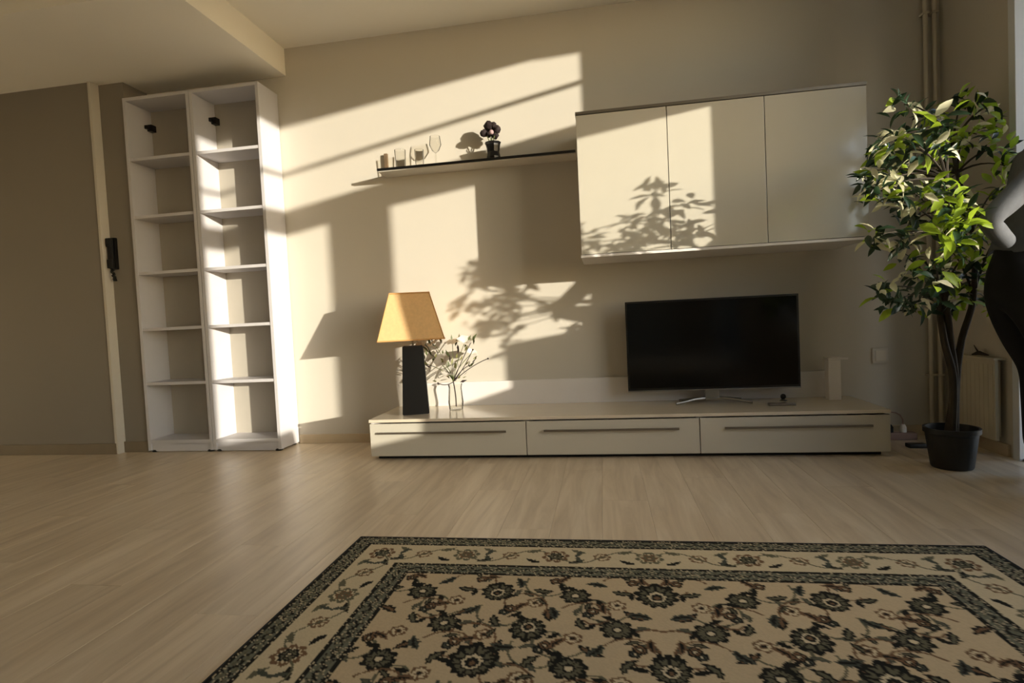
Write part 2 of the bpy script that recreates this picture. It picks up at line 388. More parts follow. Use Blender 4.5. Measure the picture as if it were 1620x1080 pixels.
# slim white upright box, small black gadget
t = thing('upright_router', 'slim white upright box at the right end of the bench', 'router', (1.30, -.13, BT))
bm = bmesh.new(); bx(bm, 1.268, -.16, BT, 1.334, -.10, .475, .004); obj('housing', bm, M['white'], t)
bm = bmesh.new(); bx(bm, 1.266, -.165, .475, 1.372, -.095, .487, .003); obj('cap', bm, M['white'], t)
t = thing('small_gadget', 'tiny black gadget on the bench under the television corner', 'gadget', (1.025, -.14, BT))
bm = bmesh.new(); lathe(bm, [(.02, BT), (.021, BT+.006), (.012, BT+.012)], 1.025, -.14, 16, True, True); obj('base', bm, M['silver'], t, True)
bm = bmesh.new(); ball(bm, (1.025, -.14, BT+.026), .016); obj('head', bm, M['black'], t, True)
bm = bmesh.new(); bx(bm, .90, -.315, BT, 1.04, -.275, BT+.014, .004)
rm = obj('remote_control', bm, M['steel']); tag(rm, 'flat grey remote control lying in front of the television', 'remote')

# ------------------------------------------------------------------ table lamp
LX, LY = -1.172, -.265
t = thing('table_lamp', 'table lamp with black tapered base and tan four-sided shade on bench', 'lamp', (LX, LY, BT))
bm = bmesh.new()
def frus(bm, cx, cy, s0, z0, s1, z1, rot, cap=True):
    a = []; 
    for s, z in ((s0, z0), (s1, z1)):
        a.append([bm.verts.new((cx+s*math.cos(rot+k*PI/2), cy+s*math.sin(rot+k*PI/2), z)) for k in range(4)])
    for k in range(4): bm.faces.new((a[0][k], a[0][(k+1) % 4], a[1][(k+1) % 4], a[1][k]))
    if cap: bm.faces.new(a[0][::-1]); bm.faces.new(a[1])
RT = math.radians(62)
frus(bm, LX, LY, .115, BT, .088, .662, RT)
bmesh.ops.bevel(bm, geom=list(bm.edges), offset=.004, segments=2, affect='EDGES')
obj('base', bm, M['blackwood'], t)
bm = bmesh.new(); tube(bm, [(LX, LY, .655), (LX, LY, .96)], .006, 8)
tube(bm, [(LX-.07, LY, .955), (LX+.07, LY, .955)], .003, 6); tube(bm, [(LX, LY-.07, .955), (LX, LY+.07, .955)], .003, 6)
obj('rod', bm, M['steel'], t)
bm = bmesh.new()
for s0, z0, s1, z1 in ((.275, .700, .165, .985),):
    frus(bm, LX, LY, s0, z0, s1, z1, RT, False)
sh = obj('lamp_shade', bm, M['shade'], t)
sm = sh.modifiers.new('s', 'SOLIDIFY'); sm.thickness = .003
bm = bmesh.new()
for s, z in ((.2765, .703), (.1665, .983)):
    P = [Vector((LX+s*math.cos(RT+k*PI/2), LY+s*math.sin(RT+k*PI/2), z)) for k in range(4)]
    for k in range(4): tube(bm, [P[k], P[(k+1) % 4]], .005, 6)
for k in range(4):
    tube(bm, [(LX+.2765*math.cos(RT+k*PI/2), LY+.2765*math.sin(RT+k*PI/2), .700), (LX+.1665*math.cos(RT+k*PI/2), LY+.1665*math.sin(RT+k*PI/2), .985)], .003, 6)
obj('shade_edging', bm, M['shade_trim'], t)
bm = bmesh.new(); ball(bm, (LX, LY, .77), .03, sz=1.25); obj('bulb', bm, M['white'], t, True)

# ------------------------------------------------------------------ vase with lilies
VX, VY = -.935, -.19
bm = bmesh.new(); lathe(bm, [(.001, BT+.008), (.038, BT+.008), (.044, BT+.05), (.036, BT+.14), (.042, BT+.165), (.046, BT+.165), (.040, BT+.14), (.048, BT+.05), (.042, BT), (.001, BT)], VX, VY, 28)
tag(obj('glass_vase', bm, M['vase'], None, True), 'small clear glass vase on the bench beside the lamp', 'vase')
t = thing('lily_bouquet', 'loose bouquet of white lilies and dark twigs standing in the glass vase', 'flowers', (VX, VY, BT+.01))
root = Vector((VX, VY, BT+.02)); neck = Vector((VX-.01, VY, .42))
def bez(a, b, c, n=7): return [a*(1-s)**2 + b*2*s*(1-s) + c*s*s for s in [i/n for i in range(n+1)]]
def petal_fl(bm, c, dirv, r, n=6, w=.32, curl=.5):
    z = dirv.normalized(); x = z.orthogonal().normalized(); y = z.cross(x)
    for k in range(n):
        a = k*2*PI/n + .3; rd = x*math.cos(a) + y*math.sin(a); sd_ = z.cross(rd)
        rows = []
        for j, (u, ww) in enumerate(((0, .1), (.35, .8), (.7, 1), (1, .08))):
            p = c + rd*r*(u*(.75)+.05) + z*r*(.9*u - curl*u*u*1.2)
            rows.append([bm.verts.new(p - sd_*r*w*ww), bm.verts.new(p - z*r*.08*ww), bm.verts.new(p + sd_*r*w*ww)])
        for j in range(3):
            for q in range(2): bm.faces.new((rows[j][q], rows[j][q+1], rows[j+1][q+1], rows[j+1][q]))
bm_main = bmesh.new(); tube(bm_main, bez(root, Vector((VX+.005, VY, .33)), neck), [.004]*8, 6); obj('main_stem', bm_main, M['twig'], t)
flowers = [(668, 548, -.25), (688, 545, -.10), (664, 572, -.22), (700, 572, -.26), (684, 566, -.20), (716, 544, -.12), (735, 542, -.18), (712, 590, -.20), (745, 560, -.10), (698, 592, -.16)]
for i, (px, py, yy) in enumerate(flowers):
    c = at(px, py, 1, yy); d_ = (c-neck).normalized()
    bm = bmesh.new(); tube(bm, bez(neck, neck+Vector((0, 0, .06))+d_*.02, c), .0022, 5); obj('flower_stem', bm, M['stem'], t)
    bm = bmesh.new(); petal_fl(bm, c, (d_+Vector((0, -.7, .1))).normalized(), .058 if i % 3 else .068); obj('lily_flower', bm, M['petal'], t, True)
twigs = [(772, 567, -.17), (748, 553, -.2), (750, 533, -.15), (693, 606, -.16), (742, 578, -.15)]
for i, (px, py, yy) in enumerate(twigs):
    c = at(px, py, 1, yy); d_ = (c-neck).normalized()
    bm = bmesh.new(); tube(bm, bez(neck, neck*.5+c*.5+Vector((0, 0, -.03 if i % 2 else .03)), c), .0026, 5); ball(bm, c, .006); obj('twig', bm, M['twig'], t)
leafs = bmesh.new()
for i in range(100):
    px, py = random.uniform(658, 752), random.uniform(538, 606)
    if py > 585 and (px < 690 or px > 735): continue
    c = at(px, py, 1, random.uniform(-.27, -.09)); d_ = ((c-neck).normalized()+Vector((random.uniform(-.5, .5), random.uniform(-.6, .2), random.uniform(-.2, .6)))).normalized()
    s_ = d_.cross(Vector((random.uniform(-1, 1), -1, random.uniform(-1, 1)))).normalized(); L_ = random.uniform(.035, .06)
    vv = [leafs.verts.new(c + d_*L_*u + s_*w_*L_) for u, w_ in ((0, 0), (.4, .16), (1, 0), (.4, -.16))]
    f = leafs.faces.new(vv); f.material_index = i % 3
obj('leaves', leafs, [M['stem'], M['bud'], M['twig']], t)['kind'] = 'stuff'

# ------------------------------------------------------------------ wall shelf and what stands on it
SZ = 1.797
t = thing('wall_shelf', 'thin floating wall shelf with black front edge left of the wall cabinet', 'shelf', (-.75, -.08, SZ))
box('board', (-1.379, -.156, SZ-.020, -.118, -.001, SZ), M['wall'], t, .001)
box('front_edge', (-1.382, -.163, SZ-.014, -.118, -.156, SZ+.001), M['black'], t)
box('brown_strip', (-1.385, -.022, SZ, -1.362, -.002, SZ+.135), M['strip_brown'], t, .001)  # thin brown upright strip at the left end of the shelf
def tumbler(px, h, r, label):
    c = at(px, 262-(px-635)*.09, 1, -.09)
    bm = bmesh.new(); lathe(bm, [(.001, SZ+.001), (r*.85, SZ+.001), (r, SZ+h), (r-.003, SZ+h), (r*.82, SZ+.01), (.001, SZ+.01)], c.x, -.09, 24)
    tag(obj('glass_tumbler', bm, M['tumbler'], None, True), label, 'glass', 'glasses on the wall shelf')
tumbler(634, .125, .036, 'clear glass tumbler near the left end of the wall shelf')
tumbler(664, .115, .030, 'clear glass tumbler in the middle of the three on the shelf')
c = at(690, 257, 1, -.09)
bm = bmesh.new(); lathe(bm, [(.001, SZ+.001), (.032, SZ+.001), (.032, SZ+.004), (.005, SZ+.010), (.004, SZ+.085), (.022, SZ+.10), (.038, SZ+.135), (.032, SZ+.19), (.030, SZ+.19), (.036, SZ+.135), (.02, SZ+.102), (.001, SZ+.092)], c.x, -.09, 24)
tag(obj('wine_glass', bm, M['tumbler'], None, True), 'clear stemmed wine glass on the shelf left of the dark pot', 'glass', 'glasses on the wall shelf')
FX = -.640; FY = -.10
t = thing('flower_pot', 'small black pot with dark round blossoms standing on the wall shelf', 'flower pot', (FX, FY, SZ))
bm = bmesh.new(); lathe(bm, [(.001, SZ+.001), (.042, SZ+.001), (.044, SZ+.02), (.038, SZ+.05), (.046, SZ+.095), (.052, SZ+.11), (.048, SZ+.11), (.04, SZ+.095), (.001, SZ+.085)], FX+.008, FY, 10)
obj('pot', bm, M['potdark'], t)
bm = bmesh.new()
for a, b, cc in ((-.035, 0, .175), (0, .01, .19), (.03, -.01, .17), (.0, -.02, .15)):
    tube(bm, [(FX, FY, SZ+.09), (FX+a*.5, FY+b, SZ+.13), (FX+a, FY+b, SZ+cc)], .003, 5)
obj('stems', bm, M['stem'], t)
for a, b, cc, r in ((-.045, -.01, .172, .024), (-.012, .0, .213, .033), (.038, -.005, .190, .026), (.022, .01, .158, .024), (-.02, .02, .175, .024), (.018, -.01, .215, .02)):
    bm = bmesh.new(); ball(bm, (FX+a, FY+b, SZ+cc), r, seg=10)
    for v in bm.verts: v.co += Vector((random.uniform(-1, 1), random.uniform(-1, 1), random.uniform(-1, 1)))*.004
    obj('blossom', bm, M['bloomdark'], t, True)
bm = bmesh.new(); ball(bm, (FX+.008, FY-.035, SZ+.165), .015, seg=10); obj('blossom', bm, M['bloom'], t, True)

# ------------------------------------------------------------------ wall cabinet
KX0, KX1, KD, KZ0, KZ1 = -.100, 1.376, -.446, 1.118, 1.918
t = thing('wall_cabinet', 'wide white gloss wall cabinet with three doors above the television', 'cabinet', (.64, -.22, 1.12))
bm = bmesh.new()
bx(bm, KX0, KD+.02, KZ0+.016, KX0+.018, -.001, KZ1-.02); bx(bm, KX1-.018, KD+.02, KZ0+.016, KX1, -.001, KZ1-.02)
for q in (.386, .883): bx(bm, q-.009, KD+.022, KZ0+.016, q+.009, -.001, KZ1-.02)
bx(bm, KX0+.018, -.012, KZ0+.016, KX1-.018, -.001, KZ1-.02)
obj('carcass', bm, M['white'], t)
box('top_panel', (KX0-.002, KD-.004, KZ1-.016, KX1+.002, -.001, KZ1), M['steel'], t, .001)
box('bottom_panel', (KX0-.002, KD-.010, KZ0, KX1+.002, -.001, KZ0+.014), M['white'], t, .001)
for a, b in ((KX0, .385), (.387, .882), (.884, KX1)):
    box('door', (a+.001, KD, KZ0+.018, b-.001, KD+.019, KZ1-.019), M['gloss'], t, .001)

# ------------------------------------------------------------------ socket, pipes, radiator, power strip
t = thing('wall_switch', 'square light switch plate on the wall right of the bench', 'switch', (1.61, 0, .477))
box('plate', (1.565, -.014, .432, 1.650, -.0005, .522), M['wall'], t, .003)
bm = bmesh.new(); bx(bm, 1.580, -.018, .447, 1.635, -.014, .507, .001); obj('rocker', bm, M['pipe'], t)
for i, (px_, lb) in enumerate(((1.868, 'white heating pipe in the corner, the one farther from the plant'), (1.915, 'white heating pipe tight in the corner behind the plant'))):
    t = thing('heating_pipe', lb, 'pipe', (px_, -.03, 0), 'pair of heating pipes in the corner')
    bm = bmesh.new(); tube(bm, [(px_, -.032, .004), (px_, -.032, 2.70)], .012, 14); obj('pipe', bm, M['pipe'], t, True)
    for z in (.35, 1.5, 2.4):
        bm = bmesh.new(); bx(bm, px_-.016, -.047, z, px_+.016, 0, z+.012, .002); obj('clamp', bm, M['pipe'], t)
t = thing('radiator', 'low cream panel radiator on the right wall behind the plant', 'radiator', (1.92, -.35, .06))
bm = bmesh.new(); bx(bm, 1.905, -.505, .075, 1.922, -.185, .478, .004)
for i in range(9): bx(bm, 1.9035, -.49+i*.034, .10, 1.906, -.462+i*.034, .455, .001)
obj('front_panel', bm, M['radiator'], t)
bm = bmesh.new(); bx(bm, 1.898, -.51, .478, 1.95, -.18, .488, .002); obj('top_grille', bm, M['radiator'], t)
bm = bmesh.new()
for i in range(6): bx(bm, 1.922, -.48+i*.05, .09, 1.945, -.47+i*.05, .47)
obj('fins', bm, M['radiator'], t)
bm = bmesh.new(); bx(bm, 1.922, -.44, .40, 1.957, -.25, .44); obj('bracket', bm, M['radiator'], t)
bm = bmesh.new(); tube(bm, [(1.93, -.20, .09), (1.93, -.20, .03), (1.915, -.12, .02), (1.915, -.045, .02)], .009, 8); obj('supply_pipe', bm, M['radiator'], t, True)
# small brown dried stalk lying on the radiator
bm = bmesh.new(); tube(bm, [(1.925, -.30, .492), (1.92, -.36, .505), (1.93, -.42, .497)], [.004, .012, .003], 6); tube(bm, [(1.92, -.36, .505), (1.91, -.34, .545)], [.005, .002], 6)
tag(obj('dried_leaf', bm, M['trunk'], None, True), 'dry brown leaf lying on top of the radiator', 'leaf')
t = thing('power_strip', 'grey power strip with cables on the floor right of the bench', 'power strip', (1.56, -.16, 0))
bm = bmesh.new(); bx(bm, 1.50, -.13, 0, 1.74, -.075, .04, .005); obj('housing', bm, M['pinkish'], t)
for i in range(3):
    bm = bmesh.new(); lathe(bm, [(.017, .0405), (.017, .07), (.008, .085)], 1.54+i*.07, -.10, 12, True, True); obj('plug', bm, M['white'] if i != 1 else M['matteblack'], t, True)
    bm = bmesh.new(); tube(bm, bez(Vector((1.54+i*.07, -.10, .08)), Vector((1.50+i*.09, -.12, .22)), Vector((1.445+i*.02, -.03, .10)))+[Vector((1.43, -.06, .06))], .0035, 6); obj('cable', bm, M['pinkish'], t, True)
bm = bmesh.new(); bx(bm, 1.60, -.33, .0, 1.69, -.28, .022, .006)
tag(obj('cable_adapter', bm, M['black']), 'small black cable adapter on the floor between bench and pot', 'adapter')

# ------------------------------------------------------------------ rug, pattern computed as colour on a fine woven grid
RX0, RX1, RY1, RLEN = -.93, 1.165, -1.655, 2.95
step = .0045
nx = int((RX1-RX0)/step); ny = int(RLEN/step)
gx = np.linspace(0, RX1-RX0, nx+1); gy = np.linspace(0, RLEN, ny+1)
U, V = np.meshgrid(gx, gy); Wd, Ln = RX1-RX0, RLEN
rng = np.random.RandomState(5)
BASE = np.array(srgb(200, 180, 146)[:3]); DK = np.array(srgb(38, 37, 33)[:3]); OL = np.array(srgb(104, 100, 80)[:3]); BR = np.array(srgb(118, 92, 68)[:3]); CRM = np.array(srgb(212, 196, 162)[:3]); SL = np.array(srgb(76, 78, 68)[:3])
img = np.empty(U.shape+(3,)); img[:] = BASE
uu = np.minimum(U, Wd-U); vv_ = np.minimum(V, Ln-V)
edge = np.minimum(uu, vv_)
def put(mask, c): img[mask] = c
def window(cx, cy, r):
    i0, i1 = max(0, int((cy-r)/step)-1), min(ny+1, int((cy+r)/step)+2); j0, j1 = max(0, int((cx-r)/step)-1), min(nx+1, int((cx+r)/step)+2)
    return slice(i0, i1), slice(j0, j1)
def rosette(cx, cy, r, n, c1, c2, c3, ph=0, sq=1.0):
    s = window(cx, cy, r*1.25)
    du = U[s]-cx; dv = (V[s]-cy)/sq; rr = np.hypot(du, dv); th = np.arctan2(dv, du)+ph
    pet = r*(.74+.26*np.abs(np.cos(n*th/2)))
    im = img[s]
    im[rr < pet] = c1; im[rr < pet*.74] = c2
    sp = (rr < pet*.74) & (rr > r*.36) & (np.abs(np.sin(n*th/2)) < .28); im[sp] = c1
    im[rr < r*.34] = c1; im[rr < r*.2] = c3
def leafm(cx, cy, L, wd, ang, c1, c2=None):
    s = window(cx, cy, L)
    du = U[s]-cx; dv = V[s]-cy; a = du*math.cos(ang)+dv*math.sin(ang); b = -du*math.sin(ang)+dv*math.cos(ang)
    b = b + .35*(a/L)**2*wd*2
    wdt = wd*np.clip(1-(a/(L*.9))**2, 0, 1)*(1+.25*np.sin(a/L*14))
    im = img[s]; im[(np.abs(b) < wdt) & (np.abs(a) < L*.9)] = c1
    if c2 is not None: im[(np.abs(b) < wdt*.35) & (np.abs(a) < L*.6)] = c2
def palmette(cx, cy, r, ang, c1=DK, c2=OL, c3=CRM):
    s = window(cx, cy, r*1.4)
    du = U[s]-cx; dv = V[s]-cy; a = du*math.cos(ang)+dv*math.sin(ang); b = -du*math.sin(ang)+dv*math.cos(ang)
    rr = np.hypot(a*.85, b); th = np.arctan2(b, a)
    R = r*(.8+.2*np.abs(np.cos(5.5*th)))*(1+.25*np.cos(th))
    im = img[s]; im[rr < R] = c1
    im[(rr < R*.8) & (rr > R*.52) & (np.abs(np.sin(5.5*th)) > .45)] = c2
    im[rr < R*.42] = c3; im[rr < R*.28] = c1; im[rr < R*.13] = BR
def vine(pts, wd, c):
    for (x0, y0), (x1, y1) in zip(pts[:-1], pts[1:]):
        n = max(2, int(math.hypot(x1-x0, y1-y0)/(step*.8)))
        for q in range(n):
            cx, cy = x0+(x1-x0)*q/n, y0+(y1-y0)*q/n
            s = window(cx, cy, wd); im = img[s]; im[np.hypot(U[s]-cx, V[s]-cy) < wd] = c
def spiral(cx, cy, r0, a0, turn, c=OL, n=40):
    pts = [(cx+r0*(1-.75*i/n)*math.cos(a0+turn*i/n*PI*1.6), cy+r0*(1-.75*i/n)*math.sin(a0+turn*i/n*PI*1.6)) for i in range(n+1)]
    vine(pts, .0034, c); return pts
G0, G1, G2, G3 = .068, .215, .285, .30
# field (left half painted, then mirrored)
cell = .225; hw = Wd/2
FXs = G3; row = 0; y = G3+.10
while y < Ln/2+.3:
    off = 0 if row % 2 == 0 else cell/2
    xk = hw - off
    kk = 0
    while xk > G3+.045:
        big = (row+kk) % 2 == 0
        for sgn in (-1, 1):
            pts = spiral(xk+sgn*.07, y+.055*sgn, .085, PI*(.5-.5*sgn)+.5, sgn*(1 if kk % 2 else -1), OL if kk % 2 else BR)
            for q in (8, 16, 24, 33):
                px_, py_ = pts[q]; leafm(px_+.016*math.cos(q), py_+.016*math.sin(q), .027, .0085, q*.9+row, DK if q % 16 else SL, OL if q % 3 else None)
        if big: palmette(xk, y, .060 if (row+kk) % 4 == 0 else .048, PI/2 if row % 2 else -PI/2)
        else: rosette(xk, y, .046, 8, DK, OL, CRM, .2*kk)
        rosette(xk-cell/2*.98, y+.045, .027, 6, BR, CRM, DK, .4)
        rosette(xk-cell/2*.55, y-.085, .021, 5, DK, BR, CRM, .4)
        leafm(xk-cell*.30, y+.10, .042, .014, .6+kk, DK, BR); leafm(xk+cell*.27, y-.07, .038, .013, 2.4+kk+row, SL, DK)
        leafm(xk-cell*.16, y-.10, .034, .011, 1.5+kk*.7, BR, DK); leafm(xk-cell*.42, y-.02, .036, .013, .2+row, DK, OL)
        rosette(xk+cell*.17, y+.098, .018, 5, DK, SL, CRM)
        xk -= cell; kk += 1
    y += .165; row += 1
# outer beige border with medallions
put(edge < G2, BASE); put(edge < G1, CRM*.93)
mid = (G0+G1)/2
def border_run(length, fn):
    n = max(2, int(round(length/.30))); 
    for i in range(n+1): fn(i*length/n, i)
def mk(horizontal):
    L_ = Wd-2*mid if horizontal else Ln-2*mid
    def P(s_, o=0): return (mid+s_, mid+o) if horizontal else (mid+o, mid+s_)
    def fn(s_, i):
        c = P(s_)
        rosette(*c, .046, 8, OL if i % 2 else BR, CRM, DK if i % 2 else BR, .2)
        rosette(*c, .028, 6, BR if i % 2 else DK, OL, CRM)
        half = L_/max(2, int(round(L_/.30)))/2
        if s_+half < L_:
            m2 = P(s_+half); rosette(*m2, .030, 7, BR, CRM, OL, .1)
            for sg in (-1, 1):
                for sh_ in (-.26, .26):
                    q = P(s_+half*(1+sh_*2.0), sg*.038); leafm(*q, .032, .010, (.5*sg*(1 if sh_ > 0 else -1)) + (0 if horizontal else PI/2), DK if sg > 0 else OL)
                q = P(s_+half*.5, sg*.02); leafm(*q, .03, .008, 1.2*sg + (0 if horizontal else PI/2), SL)
            a = [P(s_+2*half*j/24, .045*math.sin(j/24*2*PI)) for j in range(25)]; vine(a, .0032, OL)
    border_run(L_, fn)
mk(True); mk(False)
# guard bands
def band(a, b):
    m_ = (edge >= a) & (edge < b); put(m_, np.array(srgb(112, 112, 96)[:3]))
    e = (edge >= a) & (edge < a+.012) | (edge >= b-.012) & (edge < b); put(e, DK)
    along = np.where(uu < vv_, V, U); ph = np.sin(along*2*PI/.045); c_ = (a+b)/2
    put(m_ & (np.abs(edge-c_-.007*ph) < .0045), DK)
    put(m_ & (rng.rand(*U.shape) < .16), CRM*.8); put(m_ & (rng.rand(*U.shape) < .12), DK)
    put(m_ & (np.abs(edge-c_+.012*ph) < .004) & (np.abs(ph) > .5), OL)
band(.004, G0); band(G1, G2)
put(edge < .004, BASE*.5)
half = (nx+1)//2
img[:, -half:] = img[:, :half][:, ::-1]
hh = (ny+1)//2
img[-hh:, :] = img[:hh, :][::-1, :]
img *= (1+.10*(rng.rand(*U.shape)-.5))[..., None]
Zr = .008+.0006*np.sin(U*2*PI/.009)*0 + .0007*rng.rand(*U.shape)
Zr[edge < .003] = .0005
verts = np.stack([RX0+U, RY1-V, Zr], -1).reshape(-1, 3)
idx = np.arange((nx+1)*(ny+1)).reshape(ny+1, nx+1)
faces = np.stack([idx[:-1, :-1], idx[1:, :-1], idx[1:, 1:], idx[:-1, 1:]], -1).reshape(-1, 4)
me = bpy.data.meshes.new('rug'); me.vertices.add(len(verts)); me.vertices.foreach_set('co', verts.ravel().astype('f'))
me.loops.add(faces.size); me.loops.foreach_set('vertex_index', faces.ravel().astype('i'))
me.polygons.add(len(faces)); me.polygons.foreach_set('loop_start', (np.arange(len(faces))*4).astype('i'))
me.update(calc_edges=True)
ca = me.color_attributes.new('weave', 'FLOAT_COLOR', 'POINT')
ca.data.foreach_set('color', np.concatenate([np.clip(img, 0, 1).reshape(-1, 3), np.ones((len(verts), 1))], 1).ravel().astype('f'))
rm_ = bpy.data.materials.new('rug_wool'); rm_.use_nodes = True; t_ = rm_.node_tree; b_ = t_.nodes['Principled BSDF']
at_ = t_.nodes.new('ShaderNodeAttribute'); at_.attribute_name = 'weave'; t_.links.new(at_.outputs['Color'], b_.inputs['Base Color'])
b_.inputs['Roughness'].default_value = 1; b_.inputs['Specular IOR Level'].default_value = .1
me.materials.append(rm_)
t = thing('rug', 'beige oriental rug with dark floral pattern and double borders on the floor', 'rug', (.1, -3.1, 0))
ro = bpy.data.objects.new('pile', me); col.objects.link(ro); ro.parent = t; ro.matrix_parent_inverse = Matrix.Translation(t.location).inverted()
bm = bmesh.new()
for a in ((RX0, RY1, RX1, RY1), (RX0, RY1-RLEN, RX1, RY1-RLEN), (RX0, RY1, RX0, RY1-RLEN), (RX1, RY1, RX1, RY1-RLEN)):
    tube(bm, [(a[0], a[1], .0048), (a[2], a[3], .0048)], .0045, 6)
obj('binding', bm, M['matteblack'], t)

# ------------------------------------------------------------------ potted ficus
PX, PY = 1.60, -.70
t = thing('potted_ficus', 'tall variegated ficus tree in a black pot by the balcony door', 'plant', (PX, PY, 0))
bm = bmesh.new(); lathe(bm, [(.001, .001), (.080, .001), (.084, .01), (.104, .165), (.112, .168), (.112, .190), (.102, .190), (.095, .15), (.001, .15)], PX, PY, 36); pot = obj('pot', bm, M['pot'], t, True)
bm = bmesh.new(); lathe(bm, [(.001, .158), (.06, .164), (.096, .156)], PX, PY, 24); obj('soil', bm, M['soil'], t, True)
def wob(p, s): return Vector(p)+Vector((random.uniform(-s, s), random.uniform(-s, s), 0))
B0 = Vector((PX, PY, .15))
trunks = [[B0+Vector((-.015, 0, 0)), Vector((PX+.012, PY-.01, .40)), Vector((PX+.0, PY, .62)), Vector((PX-.04, PY-.05, .85)), Vector((PX-.06, PY-.12, 1.15)), Vector((PX-.11, PY-.18, 1.42)), Vector((PX-.17, PY-.2, 1.58))],
          [B0+Vector((.017, .01, 0)), Vector((PX+.022, PY, .40)), Vector((PX+.055, PY+.01, .60)), Vector((PX+.09, PY-.02, .80)), Vector((PX+.09, PY-.02, 1.1)), Vector((PX+.07, PY+.05, 1.38)), Vector((PX+.08, PY+.1, 1.52))],
          [B0+Vector((-.01, -.02, 0)), Vector((PX+.00, PY-.02, .42)), Vector((PX-.035, PY-.02, .60)), Vector((PX-.05, PY-.02, .80)), Vector((PX-.10, PY-.20, 1.05)), Vector((PX-.19, PY-.34, 1.28)), Vector((PX-.24, PY-.44, 1.45))]]
for q, tr in enumerate(trunks):
    sm_ = []
    for i in range(len(tr)-1):
        p0, p1, p2, p3 = tr[max(i-1, 0)], tr[i], tr[i+1], tr[min(i+2, len(tr)-1)]
        for s in (0, .25, .5, .75):
            sm_.append(.5*((2*p1)+(p2-p0)*s+(2*p0-5*p1+4*p2-p3)*s*s+(3*p1-p0-3*p2+p3)*s**3))
    sm_.append(tr[-1]); n = len(sm_)
    bm = bmesh.new(); tube(bm, sm_, [.019*(1-.66*i/n) for i in range(n)], 9); obj('trunk', bm, M['trunk'], t, True)
def leaf_mesh(nm, L, Wl, m_):
    bm = bmesh.new(); rows = []
    for u, w_ in ((0, .04), (.25, .75), (.5, 1), (.78, .62), (1, .02)):
        zc = -.28*L*u*u
        rows.append([bm.verts.new((L*u, -Wl*w_, zc+.006*w_)), bm.verts.new((L*u, 0, zc)), bm.verts.new((L*u, Wl*w_, zc+.006*w_))])
    for j in range(4):
        for q in range(2): bm.faces.new((rows[j][q], rows[j][q+1], rows[j+1][q+1], rows[j+1][q]))
    me = bpy.data.meshes.new(nm); bm.to_mesh(me); bm.free(); me.materials.append(m_)
    for p in me.polygons: p.use_smooth = True
    return me
LM = [leaf_mesh('leaf', .070, .0125, M['leaf_dark']), leaf_mesh('leaf', .074, .0165, M['leaf_lime']), leaf_mesh('leaf', .068, .0145, M['leaf_cream'])]
CL = [(1430, 165, -1.05), (1465, 190, -.8), (1410, 225, -1.1), (1388, 248, -.75), (1402, 285, -.6), (1382, 305, -1.1), (1372, 285, -.9), (1440, 268, -1.0), (1430, 320, -1.15),
      (1452, 345, -.7), (1480, 300, -.75), (1520, 165, -.6), (1556, 172, -.8), (1585, 168, -.5), (1545, 212, -.9), (1576, 235, -.7), (1590, 262, -.75), (1500, 205, -.65),
      (1480, 245, -1.1), (1525, 325, -.8), (1500, 350, -1.1), (1545, 345, -.6), (1386, 372, -1.15), (1570, 385, -.8), (1530, 372, -1.0), (1508, 400, -.7),
      (1400, 455, -.9), (1420, 475, -1.05), (1447, 437, -.75), (1480, 420, -1.0), (1502, 445, -.6), (1530, 405, -.8), (1560, 420, -.7), (1540, 452, -1.0), (1520, 478, -.75),
      (1562, 478, -.6), (1470, 470, -.95), (1446, 482, -.7), (1436, 408, -.8), (1455, 225, -.6), (1420, 255, -.85), (1500, 270, -.5), (1520, 230, -.75),
      (1580, 200, -.6), (1575, 300, -.6), (1460, 310, -1.2), (1500, 325, -1.25),
      (1479, 233, -1.3), (1440, 225, -1.28), (1429, 373, -1.25), (1530, 345, -1.3), (1413, 282, -1.1), (1485, 195, -1.32), (1495, 372, -1.3), (1385, 270, -1.1), (1440, 300, -1.32), 
      (1475, 440, -1.2), (1500, 300, -1.3), (1395, 225, -.95), (1510, 385, -1.25)]
placed = []
twg = bmesh.new()
for i, (px, py, yy) in enumerate(CL):
    c = at(px, py, 1, yy)
    c.x = min(c.x, 1.87)
    if px > 1535: c = at(px, py, 1, max(yy, -.72)); c.x = min(c.x, 1.87)
    best = min((tr for tr in trunks), key=lambda tr: min((p-c).length for p in tr[3:]))
    src = min(best[3:], key=lambda p: (p-c).length + (0.3 if p.z > c.z+.05 else 0))
    tube(twg, bez(src, (src+c)/2+Vector((0, 0, .05)), c, 6), [.006, .005, .005, .004, .003, .003, .002], 5)
    tube_dir = (c-src).normalized()
    n = 19
    for k_ in range(n):
        a = k_*2.4+random.random(); el = random.uniform(-1.1, 1.0)
        dv = (Vector((math.cos(a)*math.cos(el), math.sin(a)*math.cos(el), math.sin(el)))+tube_dir*.35).normalized()
        base = c + Vector((random.uniform(-1, 1), random.uniform(-1, 1), random.uniform(-1, 1)))*.042
        xx = dv; zz = (Vector((0, 0, 1))+Vector((random.uniform(-1.3, 1.3), random.uniform(-1.5, .9), 0))); yy_ = zz.cross(xx).normalized(); zz = xx.cross(yy_)
        s_ = random.uniform(.75, 1.15)
        tip = base+xx*.08*s_
        if tip.x > 1.93 or base.x > 1.93: continue
        mt = Matrix((xx*s_, yy_*s_, zz*s_)).transposed().to_4x4(); mt.translation = base
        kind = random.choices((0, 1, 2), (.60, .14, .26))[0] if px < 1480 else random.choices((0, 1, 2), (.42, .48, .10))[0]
        placed.append(((base-CAM).length, mt, kind))
obj('twigs', twg, M['trunk'], t)
random.shuffle(placed)
placed.sort(key=lambda q: round(q[0], 1))
inv = Matrix.Translation(t.location).inverted()
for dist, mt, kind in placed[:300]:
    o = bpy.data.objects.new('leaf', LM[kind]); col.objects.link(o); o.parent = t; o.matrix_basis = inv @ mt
bm = bmesh.new()
